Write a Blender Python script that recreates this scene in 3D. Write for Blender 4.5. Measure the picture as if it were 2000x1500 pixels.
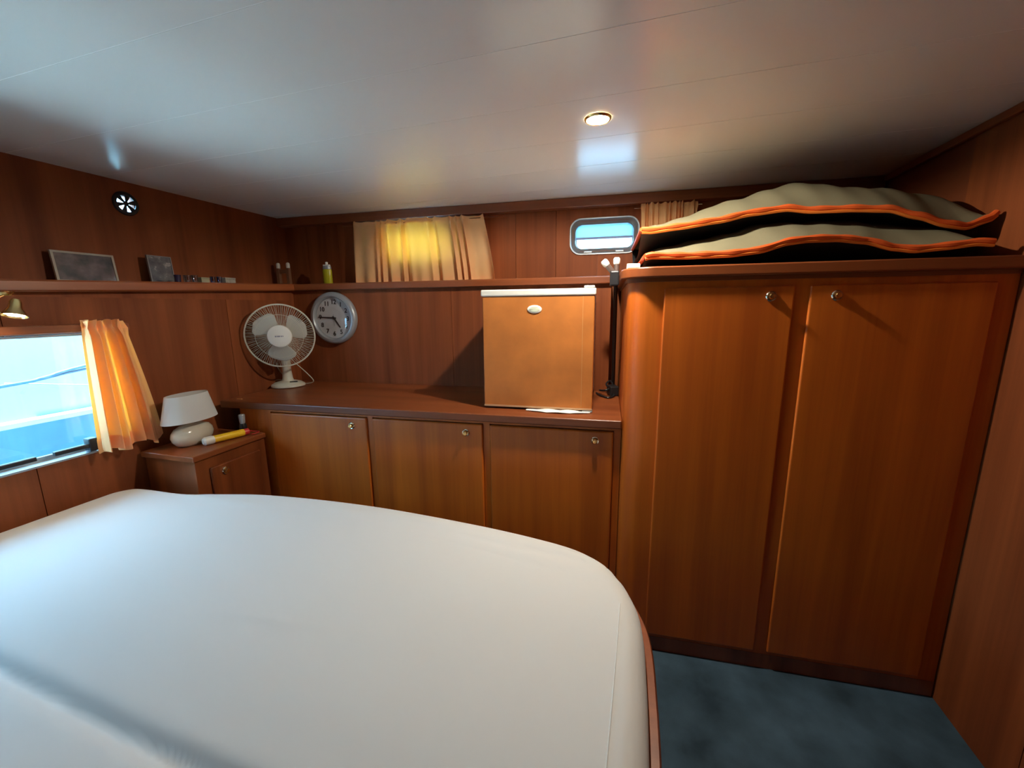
import bpy, bmesh, math, random
from mathutils import Matrix, Vector
random.seed(7)
S = bpy.context.scene
C = S.collection
for o in list(bpy.data.objects): bpy.data.objects.remove(o)
PI = math.pi
sin, cos = math.sin, math.cos

# ------------------------------------------------------------------ camera, world, exposure
H = 1.38
cd = bpy.data.cameras.new('camera'); cam = bpy.data.objects.new('camera', cd); C.objects.link(cam)
cd.sensor_width = 36.0; cd.lens = 795.0/2000.0*36.0; cd.clip_start = 0.02; cd.clip_end = 300
cam.matrix_world = Matrix(((0.954706, -0.045120, 0.294111, 0),
                           (0.297368, 0.179408, -0.937755, 0),
                           (-0.010455, 0.982739, 0.184699, H),
                           (0, 0, 0, 1)))
S.camera = cam
S.view_settings.view_transform = 'Standard'; S.view_settings.look = 'None'
S.view_settings.gamma = 1.0; S.view_settings.use_curve_mapping = False
S.view_settings.exposure = 1.12
W = bpy.data.worlds.new('overcast_sky'); S.world = W; W.use_nodes = True
bg = W.node_tree.nodes['Background']; bg.inputs[0].default_value = (0.29, 0.66, 1.0, 1); bg.inputs[1].default_value = 9.0
CEIL = 1.957
SPOT_POWER = 24.0
sd = bpy.data.lights.new('added_sun_offscreen', 'SUN'); sd.energy = 70.0; sd.color = (0.60, 0.86, 1.0); sd.angle = math.radians(2)  # sun added to light the unseen deck that brightens the ceiling
so = bpy.data.objects.new('added_sun_offscreen', sd); C.objects.link(so); so.location = (-3, -4, 8); so.rotation_euler = (math.radians(25), 0, 0)
def portal(name, loc, rot, sx, sy):
    d = bpy.data.lights.new(name, 'AREA'); d.shape = 'RECTANGLE'; d.size = sx; d.size_y = sy
    d.cycles.is_portal = True
    o = bpy.data.objects.new(name, d); C.objects.link(o); o.location = loc; o.rotation_euler = rot

# ------------------------------------------------------------------ frames
TH = math.radians(4.2)          # the hull-side wall and its furniture stand 4.2 degrees off square
def B(u, v, z=0.0): return Vector((u*cos(TH)-v*sin(TH), u*sin(TH)+v*cos(TH), z))

# ------------------------------------------------------------------ helpers
def tag(o, label=None, cat=None, group=None, kind=None):
    if label: o['label'] = label
    if cat: o['category'] = cat
    if group: o['group'] = group
    if kind: o['kind'] = kind
    return o
def thing(name, label, cat, loc=(0,0,0), rotz=0.0, group=None):
    o = bpy.data.objects.new(name, None); C.objects.link(o); o.empty_display_size = 0.05
    o.location = loc; o.rotation_euler = (0,0,rotz)
    return tag(o, label, cat, group)
class MB:
    def __init__(s): s.v = []; s.f = []
    def add(s, vs, fs):
        n = len(s.v); s.v += [tuple(p) for p in vs]; s.f += [tuple(i+n for i in f) for f in fs]; return s
    def box(s, x0, x1, y0, y1, z0, z1):
        return s.add([(x0,y0,z0),(x1,y0,z0),(x1,y1,z0),(x0,y1,z0),(x0,y0,z1),(x1,y0,z1),(x1,y1,z1),(x0,y1,z1)],
                     [(0,3,2,1),(4,5,6,7),(0,1,5,4),(1,2,6,5),(2,3,7,6),(3,0,4,7)])
    def prism(s, pts, z0, z1):      # pts counter-clockwise in xy
        n = len(pts)
        return s.add([(x,y,z0) for x,y in pts]+[(x,y,z1) for x,y in pts],
                     [tuple(range(n-1,-1,-1)), tuple(range(n,2*n))]+[(i,(i+1)%n,n+(i+1)%n,n+i) for i in range(n)])
    def loft(s, rings, cap=True, closed=True):
        n = len(rings[0]); vs = [p for r in rings for p in r]; fs = []
        for k in range(len(rings)-1):
            for i in range(n if closed else n-1):
                j = (i+1) % n
                fs.append((k*n+i, k*n+j, (k+1)*n+j, (k+1)*n+i))
        if cap: fs += [tuple(range(n-1,-1,-1)), tuple(range((len(rings)-1)*n, len(rings)*n))]
        return s.add(vs, fs)
    def lathe(s, prof, n=32, m=None, sx=1.0, sy=1.0, cap=True):     # profile (r, z) bottom to top
        m = m or Matrix()
        rings = [[m @ Vector((r*sx*cos(2*PI*i/n), r*sy*sin(2*PI*i/n), z)) for i in range(n)] for r, z in prof]
        return s.loft(rings, cap=cap)
    def tube(s, pts, r, n=8, closed=False):
        pts = [Vector(p) for p in pts]; L = len(pts); rings = []
        up = Vector((0.31,0.17,0.93)).normalized()
        for i, p in enumerate(pts):
            a = pts[(i-1) % L] if (closed or i > 0) else p
            b = pts[(i+1) % L] if (closed or i < L-1) else p
            t = (b-a).normalized()
            sd = t.cross(up)
            if sd.length < 1e-3: sd = t.cross(Vector((1,0,0)))
            sd.normalize(); w = sd.cross(t)
            rr = r[i] if isinstance(r, (list, tuple)) else r
            rings.append([p+rr*(cos(2*PI*k/n)*sd+sin(2*PI*k/n)*w) for k in range(n)])
        if closed:
            rings.append(rings[0]); return s.loft(rings, cap=False)
        return s.loft(rings)
    def grid(s, fn, nu, nv):
        vs = [fn(i/nu, j/nv) for j in range(nv+1) for i in range(nu+1)]
        return s.add(vs, [(j*(nu+1)+i, j*(nu+1)+i+1, (j+1)*(nu+1)+i+1, (j+1)*(nu+1)+i) for j in range(nv) for i in range(nu)])
    def build(s, name, mat, parent=None, smooth=False, bevel=0.0, seg=2, fix=True, sub=0):
        me = bpy.data.meshes.new(name); me.from_pydata(s.v, [], s.f)
        if fix:
            bm = bmesh.new(); bm.from_mesh(me); bmesh.ops.remove_doubles(bm, verts=bm.verts, dist=1e-6)
            bmesh.ops.recalc_face_normals(bm, faces=bm.faces); bm.to_mesh(me); bm.free()
        me.update()
        if mat: me.materials.append(mat)
        if smooth:
            for p in me.polygons: p.use_smooth = True
            try: me.set_sharp_from_angle(angle=math.radians(42))
            except Exception: pass
        o = bpy.data.objects.new(name, me); C.objects.link(o)
        if parent: o.parent = parent
        if bevel:
            b = o.modifiers.new('edge', 'BEVEL'); b.width = bevel; b.segments = seg; b.limit_method = 'ANGLE'; b.harden_normals = False
        if sub:
            b = o.modifiers.new('smooth', 'SUBSURF'); b.levels = sub; b.render_levels = sub
        return o
def share(o, parent=None, loc=None):
    c = o.copy(); C.objects.link(c)
    if parent: c.parent = parent
    if loc is not None: c.location = loc
    return c
def rrect(w, h, r, n=7):
    pts = []
    for cx, cy, a0 in ((w/2-r,h/2-r,0),(-w/2+r,h/2-r,PI/2),(-w/2+r,-h/2+r,PI),(w/2-r,-h/2+r,1.5*PI)):
        for i in range(n+1):
            a = a0+PI/2*i/n; pts.append((cx+r*cos(a), cy+r*sin(a)))
    return pts
def spline(pts, n=8):      # catmull-rom through points
    P = [Vector(p) for p in pts]; out = []
    for i in range(len(P)-1):
        a = P[max(i-1,0)]; b = P[i]; c = P[i+1]; d = P[min(i+2,len(P)-1)]
        for k in range(n):
            t = k/n
            out.append(0.5*((2*b)+(c-a)*t+(2*a-5*b+4*c-d)*t*t+(3*b-a-3*c+d)*t**3))
    out.append(P[-1]); return out
def interp(tab, x):
    if x <= tab[0][0]: return tab[0][1]
    for (x0,y0),(x1,y1) in zip(tab, tab[1:]):
        if x <= x1:
            t = (x-x0)/(x1-x0); t = t*t*(3-2*t)*0.5+t*0.5
            return y0+(y1-y0)*t
    return tab[-1][1]

# ------------------------------------------------------------------ materials
def newmat(name):
    m = bpy.data.materials.new(name); m.use_nodes = True
    nt = m.node_tree; return m, nt, nt.nodes['Principled BSDF']
def plain(name, col, rough=0.5, metal=0.0, spec=0.5, coat=0.0, bump=0.0, bscale=200, noise=0.0, nscale=8.0, sheen=0.0):
    m, nt, b = newmat(name)
    b.inputs['Base Color'].default_value = (*col, 1); b.inputs['Roughness'].default_value = rough
    b.inputs['Metallic'].default_value = metal; b.inputs['Specular IOR Level'].default_value = spec
    b.inputs['Coat Weight'].default_value = coat; b.inputs['Sheen Weight'].default_value = sheen
    tc = nt.nodes.new('ShaderNodeTexCoord')
    if noise:
        n = nt.nodes.new('ShaderNodeTexNoise'); n.inputs['Scale'].default_value = nscale; n.inputs['Detail'].default_value = 5
        nt.links.new(tc.outputs['Object'], n.inputs['Vector'])
        r = nt.nodes.new('ShaderNodeValToRGB')
        r.color_ramp.elements[0].position = 0.3; r.color_ramp.elements[1].position = 0.7
        r.color_ramp.elements[0].color = (*[c*(1-noise) for c in col], 1); r.color_ramp.elements[1].color = (*[min(1,c*(1+noise)) for c in col], 1)
        nt.links.new(n.outputs[0], r.inputs[0]); nt.links.new(r.outputs[0], b.inputs['Base Color'])
    if bump:
        n = nt.nodes.new('ShaderNodeTexNoise'); n.inputs['Scale'].default_value = bscale; n.inputs['Detail'].default_value = 4
        nt.links.new(tc.outputs['Object'], n.inputs['Vector'])
        bp = nt.nodes.new('ShaderNodeBump'); bp.inputs['Strength'].default_value = bump; bp.inputs['Distance'].default_value = 0.004
        nt.links.new(n.outputs[0], bp.inputs['Height']); nt.links.new(bp.outputs[0], b.inputs['Normal'])
    return m
def wood(name, dark, light, axis='Z', rough=0.33, var=0.16, coat=0.25, spec=0.5):
    m, nt, b = newmat(name); b.inputs['Specular IOR Level'].default_value = spec; N = nt.nodes; L = nt.links
    tc = N.new('ShaderNodeTexCoord'); oi = N.new('ShaderNodeObjectInfo')
    off = N.new('ShaderNodeVectorMath'); off.operation = 'SCALE'; off.inputs[0].default_value = (17.3, 9.1, 23.7)
    L.new(oi.outputs['Random'], off.inputs['Scale'])
    ad = N.new('ShaderNodeVectorMath'); L.new(tc.outputs['Object'], ad.inputs[0]); L.new(off.outputs[0], ad.inputs[1])
    def nz(a, bb, detail):
        mp = N.new('ShaderNodeMapping'); s = {'X': (bb,a,a), 'Y': (a,bb,a), 'Z': (a,a,bb)}[axis]
        mp.inputs['Scale'].default_value = s; L.new(ad.outputs[0], mp.inputs['Vector'])
        n = N.new('ShaderNodeTexNoise'); n.inputs['Scale'].default_value = 1.0; n.inputs['Detail'].default_value = detail
        n.inputs['Roughness'].default_value = 0.6; n.inputs['Distortion'].default_value = 0.4
        L.new(mp.outputs[0], n.inputs['Vector']); return n
    broad = nz(11, 0.55, 2); fine = nz(95, 2.2, 5)
    mx = N.new('ShaderNodeMath'); mx.operation = 'MULTIPLY_ADD'; L.new(fine.outputs[0], mx.inputs[0]); mx.inputs[1].default_value = 0.22
    m2 = N.new('ShaderNodeMath'); m2.operation = 'MULTIPLY'; L.new(broad.outputs[0], m2.inputs[0]); m2.inputs[1].default_value = 0.78
    L.new(m2.outputs[0], mx.inputs[2])
    r = N.new('ShaderNodeValToRGB'); r.color_ramp.elements[0].position = 0.33; r.color_ramp.elements[1].position = 0.66
    r.color_ramp.elements[0].color = (*dark, 1); r.color_ramp.elements[1].color = (*light, 1)
    L.new(mx.outputs[0], r.inputs[0])
    hv = N.new('ShaderNodeHueSaturation'); L.new(r.outputs[0], hv.inputs['Color'])
    mr = N.new('ShaderNodeMapRange'); L.new(oi.outputs['Random'], mr.inputs[0]); mr.inputs[3].default_value = 1-var; mr.inputs[4].default_value = 1+var
    L.new(mr.outputs[0], hv.inputs['Value']); L.new(hv.outputs[0], b.inputs['Base Color'])
    b.inputs['Roughness'].default_value = rough; b.inputs['Coat Weight'].default_value = coat; b.inputs['Coat Roughness'].default_value = 0.22
    bp = N.new('ShaderNodeBump'); bp.inputs['Strength'].default_value = 0.06; bp.inputs['Distance'].default_value = 0.002
    L.new(fine.outputs[0], bp.inputs['Height']); L.new(bp.outputs[0], b.inputs['Normal'])
    return m
def glassy(name, tint, refl=0.07, rough=0.0):
    m = bpy.data.materials.new(name); m.use_nodes = True; nt = m.node_tree; nt.nodes.clear()
    o = nt.nodes.new('ShaderNodeOutputMaterial'); t = nt.nodes.new('ShaderNodeBsdfTransparent'); g = nt.nodes.new('ShaderNodeBsdfGlossy')
    t.inputs[0].default_value = (*tint, 1); g.inputs['Roughness'].default_value = rough
    x = nt.nodes.new('ShaderNodeMixShader'); x.inputs[0].default_value = refl
    nt.links.new(t.outputs[0], x.inputs[1]); nt.links.new(g.outputs[0], x.inputs[2]); nt.links.new(x.outputs[0], o.inputs[0]); return m
def cloth(name, col, trans, tcol=None):
    m = bpy.data.materials.new(name); m.use_nodes = True; nt = m.node_tree; nt.nodes.clear(); N = nt.nodes; L = nt.links
    o = N.new('ShaderNodeOutputMaterial'); d = N.new('ShaderNodeBsdfDiffuse'); t = N.new('ShaderNodeBsdfTranslucent')
    d.inputs[0].default_value = (*col, 1); t.inputs[0].default_value = (*(tcol or col), 1)
    tc = N.new('ShaderNodeTexCoord'); n = N.new('ShaderNodeTexNoise'); n.inputs['Scale'].default_value = 260; L.new(tc.outputs['Object'], n.inputs['Vector'])
    bp = N.new('ShaderNodeBump'); bp.inputs['Strength'].default_value = 0.12; bp.inputs['Distance'].default_value = 0.003; L.new(n.outputs[0], bp.inputs['Height'])
    L.new(bp.outputs[0], d.inputs['Normal'])
    x = N.new('ShaderNodeMixShader'); x.inputs[0].default_value = trans
    L.new(d.outputs[0], x.inputs[1]); L.new(t.outputs[0], x.inputs[2]); L.new(x.outputs[0], o.inputs[0]); return m
def emit(name, col, s):
    m, nt, b = newmat(name); b.inputs['Base Color'].default_value = (*col, 1)
    b.inputs['Emission Color'].default_value = (*col, 1); b.inputs['Emission Strength'].default_value = s; return m

WD, WL = (0.16, 0.038, 0.011), (0.29, 0.078, 0.022)
VD, VL = (0.42, 0.084, 0.007), (0.66, 0.155, 0.012)
M = {}
M['wood'] = wood('mahogany_upright_grain', WD, WL, 'Z')
M['wallwood'] = wood('mahogany_wall_panel', WD, WL, 'Z', rough=0.6, coat=0.0, var=0.10, spec=0.22)
M['woodx'] = wood('mahogany_long_grain', WD, WL, 'X', rough=0.36, coat=0.06)
M['woody'] = wood('mahogany_shelf_grain', WD, WL, 'Y', rough=0.36, coat=0.06)
M['door'] = wood('mahogany_door_veneer', VD, VL, 'Z', rough=0.42, var=0.06, coat=0.1)
M['cabdoor'] = wood('mahogany_cabinet_veneer', VD, VL, 'Z', rough=0.42, var=0.06, coat=0.1)
M['backing'] = plain('mahogany_backing', (0.22, 0.055, 0.015), 0.6)
M['ceil'] = plain('white_ceiling_lacquer', (0.86, 0.835, 0.78), 0.24, spec=0.55, bump=0.015, bscale=30)
M['lit_joint'] = plain('lit_joint_white', (0.90, 0.885, 0.85), 0.35)  # ceiling joints, whitened in colour for the light their grooves catch
M['sheet'] = plain('white_cotton', (0.63, 0.63, 0.62), 0.85, spec=0.2, bump=0.05, bscale=9, sheen=0.1)
M['carpet'] = plain('blue_grey_carpet', (0.050, 0.088, 0.125), 0.95, spec=0.1, bump=0.5, bscale=420, noise=0.45, nscale=5.5)
M['chrome'] = plain('polished_metal', (0.80, 0.78, 0.70), 0.12, 1.0)
M['brass'] = plain('brass', (0.75, 0.50, 0.20), 0.25, 1.0)
M['alu'] = plain('grey_aluminium', (0.17, 0.17, 0.17), 0.42, 0.4)
M['darkmetal'] = plain('dark_metal', (0.03, 0.03, 0.035), 0.4, 0.4)
M['white'] = plain('white_plastic', (0.74, 0.74, 0.70), 0.35)
M['offwhite'] = plain('cream_plastic', (0.62, 0.60, 0.50), 0.35)
M['fanblade'] = plain('grey_white_blade', (0.50, 0.50, 0.47), 0.4)
M['black'] = plain('black_plastic', (0.012, 0.012, 0.014), 0.4)
M['fridge'] = plain('brown_suede_print', (0.50, 0.165, 0.030), 0.55, noise=0.16, nscale=9)
M['cream'] = plain('glazed_cream_ceramic', (0.62, 0.57, 0.46), 0.15, coat=0.5)
M['shade'] = cloth('white_lamp_shade', (0.78, 0.78, 0.76), 0.3)
M['curtain'] = cloth('peach_curtain', (0.95, 0.58, 0.28), 0.36, (0.98, 0.29, 0.018))
M['khaki'] = plain('khaki_canvas', (0.20, 0.18, 0.112), 0.8, spec=0.2, bump=0.15, bscale=350)
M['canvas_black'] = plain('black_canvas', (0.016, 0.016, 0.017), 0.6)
M['orange'] = plain('orange_piping', (0.75, 0.115, 0.015), 0.6)
M['glass'] = glassy('window_pane', (0.93, 0.97, 0.98), 0.05)
M['clockglass'] = glassy('clock_crystal', (0.97, 0.97, 0.97), 0.05, 0.02)
M['tumbler'] = glassy('drinking_glass', (0.72, 0.76, 0.80), 0.25, 0.03)
M['silver'] = plain('silver_plastic', (0.36, 0.38, 0.40), 0.35, 0.3)
M['dial'] = plain('clock_dial', (0.66, 0.67, 0.68), 0.5)
M['ink'] = plain('black_ink', (0.02, 0.02, 0.025), 0.5)
M['greyink'] = plain('grey_ink', (0.27, 0.28, 0.34), 0.5)
M['yellow'] = plain('yellow_plastic', (0.85, 0.52, 0.02), 0.35)
M['red'] = plain('red_plastic', (0.55, 0.03, 0.03), 0.4)
M['lime'] = plain('yellow_green_liquid', (0.42, 0.40, 0.02), 0.25)
M['paper'] = plain('white_paper', (0.82, 0.80, 0.74), 0.7)
M['tan'] = plain('tan_card', (0.36, 0.32, 0.20), 0.7)
M['stone'] = plain('grey_beige_box', (0.38, 0.35, 0.30), 0.7, noise=0.2, nscale=60)
M['blind'] = cloth('blue_blind', (0.3, 0.5, 0.6), 0.8, (0.42, 0.52, 0.55))
M['bulb'] = emit('spot_bulb', (1.0, 0.88, 0.62), 150.0)
M['readbulb'] = emit('reading_bulb', (1.0, 0.80, 0.50), 40.0)
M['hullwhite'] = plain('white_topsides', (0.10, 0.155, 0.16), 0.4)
M['hullteal'] = plain('teal_hull', (0.035, 0.115, 0.15), 0.5, noise=0.3, nscale=3)
M['water'] = plain('harbour_water', (0.03, 0.10, 0.12), 0.12, bump=0.4, bscale=6)
M['rope'] = plain('blue_rope', (0.02,0.07,0.12), 0.8)

# ------------------------------------------------------------------ setting
def rects(a0, a1, z0, z1, ops):
    za = sorted({z0, z1, *[z for o in ops for z in (o[2], o[3]) if z0 < z < z1]})
    out = []
    for zl, zh in zip(za, za[1:]):
        zm = (zl+zh)/2; xs = [(a0, a1)]
        for o in ops:
            if o[2] < zm < o[3]:
                nx = []
                for l, r in xs:
                    if o[1] <= l or o[0] >= r: nx.append((l, r)); continue
                    if o[0] > l: nx.append((l, o[0]))
                    if o[1] < r: nx.append((o[1], r))
                xs = nx
        out += [(l, r, zl, zh) for l, r in xs if r-l > 1e-4]
    return out
def wall(name, loc, rotz, a0, a1, z0, z1, ops=(), plank=0.23, start=None, mat=None):
    """local x runs along the wall, local +y points out of the room; inner face at y=0"""
    w = MB()
    for l, r, zl, zh in rects(a0, a1, z0, z1, ops): w.box(l, r, 0.0125, 0.03, zl, zh)
    o = w.build(name, M['backing']); o.location = loc; o.rotation_euler = (0,0,rotz); tag(o, kind='structure')
    x = start if start is not None else a0
    while x < a1-1e-3:
        l, r = max(x, a0), min(x+plank, a1); x += plank
        if r-l < 0.004: continue
        p = MB()
        for rc in rects(l+0.0012, r-0.0012, z0, z1, ops): p.box(rc[0], rc[1], 0.0, 0.0125, rc[2], rc[3])
        if p.v: p.build('plank', mat or M['wallwood'], o)
    return o
YR = -1.60
WIN_L = (0.0, 1.065, 0.842, 1.302)
# floor
f = MB().box(-2.3, 1.06, YR, 2.62, -0.03, 0.0).build('floor', M['carpet']); tag(f, kind='structure')
# ceiling of long lacquered panels
c = MB().box(-2.3, 1.10, YR-0.05, 2.60, CEIL+0.0006, CEIL+0.03).build('ceiling', M['lit_joint']); tag(c, kind='structure')
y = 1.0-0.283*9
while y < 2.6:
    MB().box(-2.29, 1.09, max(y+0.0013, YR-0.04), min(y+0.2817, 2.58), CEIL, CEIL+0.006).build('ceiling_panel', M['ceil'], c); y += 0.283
# left side (stern): upper wall set back behind a ledge, lower wall with the long window
VC = (1.357, 1.861)
wall('wall_left', (-2.255, 0, 0), PI/2, YR-0.02, 2.42, 1.36, CEIL+0.004, [(VC[0]-0.033, VC[0]+0.033, VC[1]-0.033, VC[1]+0.033)], 2.2, start=-1.62)
wall('wall_left_lower', (-2.0, 0, 0), PI/2, YR, 2.05, 0, 1.435, [WIN_L], 0.78, start=-1.55)
wall('wall_back_lower', (0,0,0), TH, -2.14, 0.012, 0, 1.491, (), 1.3)['kind'] = 'structure'
bpy.data.objects['wall_back_lower'].location = B(0, 2.14)
W2 = (-0.036, 1.761); W1 = (-1.14, 1.757); WW, WH = 0.375, 0.196
def op(cx, cz): return (cx-WW/2+0.02, cx+WW/2-0.02, cz-WH/2+0.02, cz+WH/2-0.02)
wb = wall('wall_back', B(0, 2.40), TH, -2.42, 1.30, 0, CEIL+0.004, [op(*W2), (W1[0]-0.205, W1[0]+0.205, W1[1]-0.092, W1[1]+0.092)], 0.232, start=-0.30-0.232*10)
wall('wall_right', (1.053, 0, 0), -PI/2, -2.55, -YR+0.02, 0, CEIL+0.004, (), 0.62, start=-1.90)
wall('wall_rear', (0, YR, 0), PI, -1.08, 2.28, 0, CEIL+0.004, (), 0.3)
# ledges / shelves : left one rises gently towards the corner
def zsh(yy): return 1.487+0.036*(max(yy,0.5)-0.79)
sh = MB()
y0, y1 = YR, 2.02
prof = lambda yy: [(-2.25, yy, zsh(yy)-0.040), (-1.962, yy, zsh(yy)-0.040), (-1.955, yy, zsh(yy)-0.034), (-1.955, yy, zsh(yy)-0.006), (-1.962, yy, zsh(yy)), (-2.25, yy, zsh(yy))]
sh.loft([prof(y0), prof(0.5), prof(1.2), prof(y1)])
t1 = sh.build('trim_1', M['woody'], smooth=False); tag(t1, kind='structure')
cl = lambda yy: [(-2.012, yy, 1.434), (-1.9995, yy, 1.434), (-1.9995, yy, zsh(yy)-0.038), (-2.012, yy, zsh(yy)-0.038)]
MB().loft([cl(y0), cl(0.5), cl(1.2), cl(2.05)]).build('cleat', M['wallwood'], t1)
s2 = MB().box(-2.02, 0.012, -0.035, 0.258, 0, 0.036).build('trim_2', M['woodx'], bevel=0.005); s2.location = B(0, 2.14, 1.4915); s2.rotation_euler = (0,0,TH); tag(s2, kind='structure')
s3 = MB().box(-2.12, 1.22, -0.06, -0.001, 0, 0.05).build('trim_3', M['woodx'], bevel=0.004); s3.location = B(0, 2.40, 1.906); s3.rotation_euler = (0,0,TH); tag(s3, kind='structure')
tag(MB().box(1.035, 1.052, YR, 2.42, 1.93, CEIL-0.001).build('trim_4', M['woody'], bevel=0.003), kind='structure')

# windows ----------------------------------------------------------
def porthole(name, u, z, rear=False, w=WW, h=WH, r=0.062, loc=None, rot=TH, curtain_side=False):
    e = bpy.data.objects.new(name, None); C.objects.link(e); tag(e, kind='structure')
    e.location = loc or B(u, 2.40, z); e.rotation_euler = (0,0,rot)
    L3 = lambda W_, H_, R_, y: [(x, y, zz) for x, zz in rrect(W_, H_, R_)]
    MB().loft([L3(w-0.03,h-0.03,r-0.013,-0.001), L3(w,h,r,-0.001), L3(w,h,r,-0.006), L3(w-0.004,h-0.004,r-0.002,-0.010), L3(w-0.014,h-0.014,r-0.006,-0.010), L3(w-0.018,h-0.018,r-0.008,-0.006)], cap=False).build('frame_bead', M['silver'], e, smooth=True)
    MB().loft([L3(w-0.016,h-0.016,r-0.008,-0.007), L3(w-0.062,h-0.066,r-0.026,0.010), L3(w-0.066,h-0.070,r-0.028,0.034), L3(w-0.074,h-0.078,r-0.032,0.034)], cap=False).build('frame', M['alu'], e, smooth=True)
    pn = MB(); pn.prism(rrect(w-0.067,h-0.071,r-0.0285), 0, 0.004)
    pn.v = [(x, 0.026+zz, yy) for x, yy, zz in pn.v]; pn.build('pane', M['glass'], e)
    return e
p2 = porthole('window_2', *W2)
bw, bh = WW-0.068, 0.066
MB().box(-bw/2, bw/2, 0.020, 0.0215, -0.004, 0.0625).build('blind', M['blind'], p2)
MB().box(-bw/2, bw/2, 0.012, 0.024, -0.013, -0.002).build('blind_bar', plain('blue_grey_bar', (0.10,0.17,0.36), 0.5), p2)
for sx in (-0.085, 0.085):
    MB().box(sx-0.022, sx+0.022, -0.008, 0.010, -0.087, -0.078).build('clip', M['silver'], p2, bevel=0.002)
porthole('window_3', *W1, w=0.45, h=0.222)
# long window in the left wall
wl = bpy.data.objects.new('window_1', None); C.objects.link(wl); wl.location = (-2.0, (WIN_L[0]+WIN_L[1])/2, (WIN_L[2]+WIN_L[3])/2); wl.rotation_euler = (0,0,PI/2); tag(wl, kind='structure')
ww, wh = WIN_L[1]-WIN_L[0], WIN_L[3]-WIN_L[2]
R3 = lambda W_, H_, y: [(-W_/2,y,-H_/2),(W_/2,y,-H_/2),(W_/2,y,H_/2),(-W_/2,y,H_/2)]
MB().loft([R3(ww-0.002,wh-0.002,-0.004), R3(ww-0.002,wh-0.002,0.05), R3(ww-0.024,wh-0.024,0.05), R3(ww-0.016,wh-0.016,-0.004), R3(ww-0.002,wh-0.002,-0.004)], cap=False).build('frame', M['silver'], wl)
MB().box(-ww/2+0.008, ww/2-0.008, 0.030, 0.034, -wh/2+0.008, wh/2-0.008).build('pane', M['glass'], wl)
MB().box(-ww/2-0.03, ww/2+0.06, -0.030, -0.001, wh/2+0.004, wh/2+0.034).build('pelmet', M['woodx'], wl, bevel=0.004)
MB().box(-ww/2+0.01, ww/2-0.01, 0.038, 0.050, -wh/2+0.010, -wh/2+0.026).build('bottom_rail', plain('white_metal', (0.35,0.37,0.38), 0.35), wl)
cy = wl.location.y
for ya, yb in ((0.690, 0.792), (0.838, 0.935)):
    h_ = MB().box(ya-cy, yb-cy, -0.014, 0.004, -wh/2+0.028, -wh/2+0.044).build('sash_handle', M['black'], wl, bevel=0.003)
MB().box(0.935-cy, 0.965-cy, -0.016, 0.02, -wh/2+0.012, -wh/2+0.062).build('corner_catch', M['darkmetal'], wl, bevel=0.004)
MB().box(0.655-cy, 0.690-cy, -0.016, 0.02, -wh/2+0.002, -wh/2+0.058).build('corner_catch', M['darkmetal'], wl, bevel=0.004)
portal('window_left_offscreen', (-2.06, cy, (WIN_L[2]+WIN_L[3])/2), (0, -PI/2, 0), wh, ww)
for cx_, cz_ in (W2, W1):
    p = B(cx_, 2.45, cz_); portal('porthole_daylight', p, (-PI/2, 0, TH), WW, WH)

# ------------------------------------------------------------------ what lies outside the stern window
nb = thing('moored_boat', 'white moored boat with blue green hull seen through the long window', 'boat', (-3.4, 1.2, -0.4))
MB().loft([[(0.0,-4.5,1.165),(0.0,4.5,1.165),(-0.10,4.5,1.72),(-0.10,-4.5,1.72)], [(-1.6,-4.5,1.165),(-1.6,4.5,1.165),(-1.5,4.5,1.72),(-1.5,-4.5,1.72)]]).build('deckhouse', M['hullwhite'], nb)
MB().loft([[(-0.25,-4.5,0.0),(-0.25,4.5,0.0),(0.06,4.5,1.145),(0.06,-4.5,1.145)], [(-1.8,-4.5,0.0),(-1.8,4.5,0.0),(-1.7,4.5,1.145),(-1.7,-4.5,1.145)]]).build('hull', M['hullteal'], nb)
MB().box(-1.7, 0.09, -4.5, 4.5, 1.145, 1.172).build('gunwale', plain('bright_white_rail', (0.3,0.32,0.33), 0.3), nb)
MB().tube(spline([(0.03,-1.5,1.30),(0.03,0.0,1.375),(0.03,0.25,1.40),(0.03,0.45,1.445),(0.03,1.5,1.62)],6), 0.010).build('rope', M['rope'], nb, smooth=True)
MB().tube(spline([(0.025,-1.5,1.28),(0.025,0.0,1.368),(0.025,0.45,1.423),(0.025,1.5,1.55)],6), 0.007).build('rope', M['rope'], nb, smooth=True)
MB().tube([(0.0,0.1,1.39),(0.0,0.5,1.305),(0.0,1.6,1.10)], 0.005).build('panel_seam', plain('pale_seam', (0.15,0.21,0.22), 0.5), nb)
jt = thing('bounce_pontoon', 'added unseen pale deck below the long window, bouncing light onto the ceiling', 'bounce_pontoon', (-2.72, -1.1, -0.42))  # pale deck added out of view, bouncing light up to the ceiling
MB().box(-0.52, 0.52, -2.4, 1.9, 0.0, 0.70).build('float', plain('grey_float', (0.4,0.42,0.42), 0.7), jt)
for i_ in range(17): MB().box(-0.54, 0.54, -2.4+i_*0.253, -2.4+i_*0.253+0.246, 0.701, 0.735).build('bounce_board', plain('bounce_white', (0.80,0.80,0.78), 0.7) if i_ == 0 else bpy.data.materials['bounce_white'], jt)
tag(MB().box(-9, -2.4, -8, 10, -0.5, -0.42).build('water', M['water']), 'dark harbour water below the long window', 'water', kind='stuff')

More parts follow.
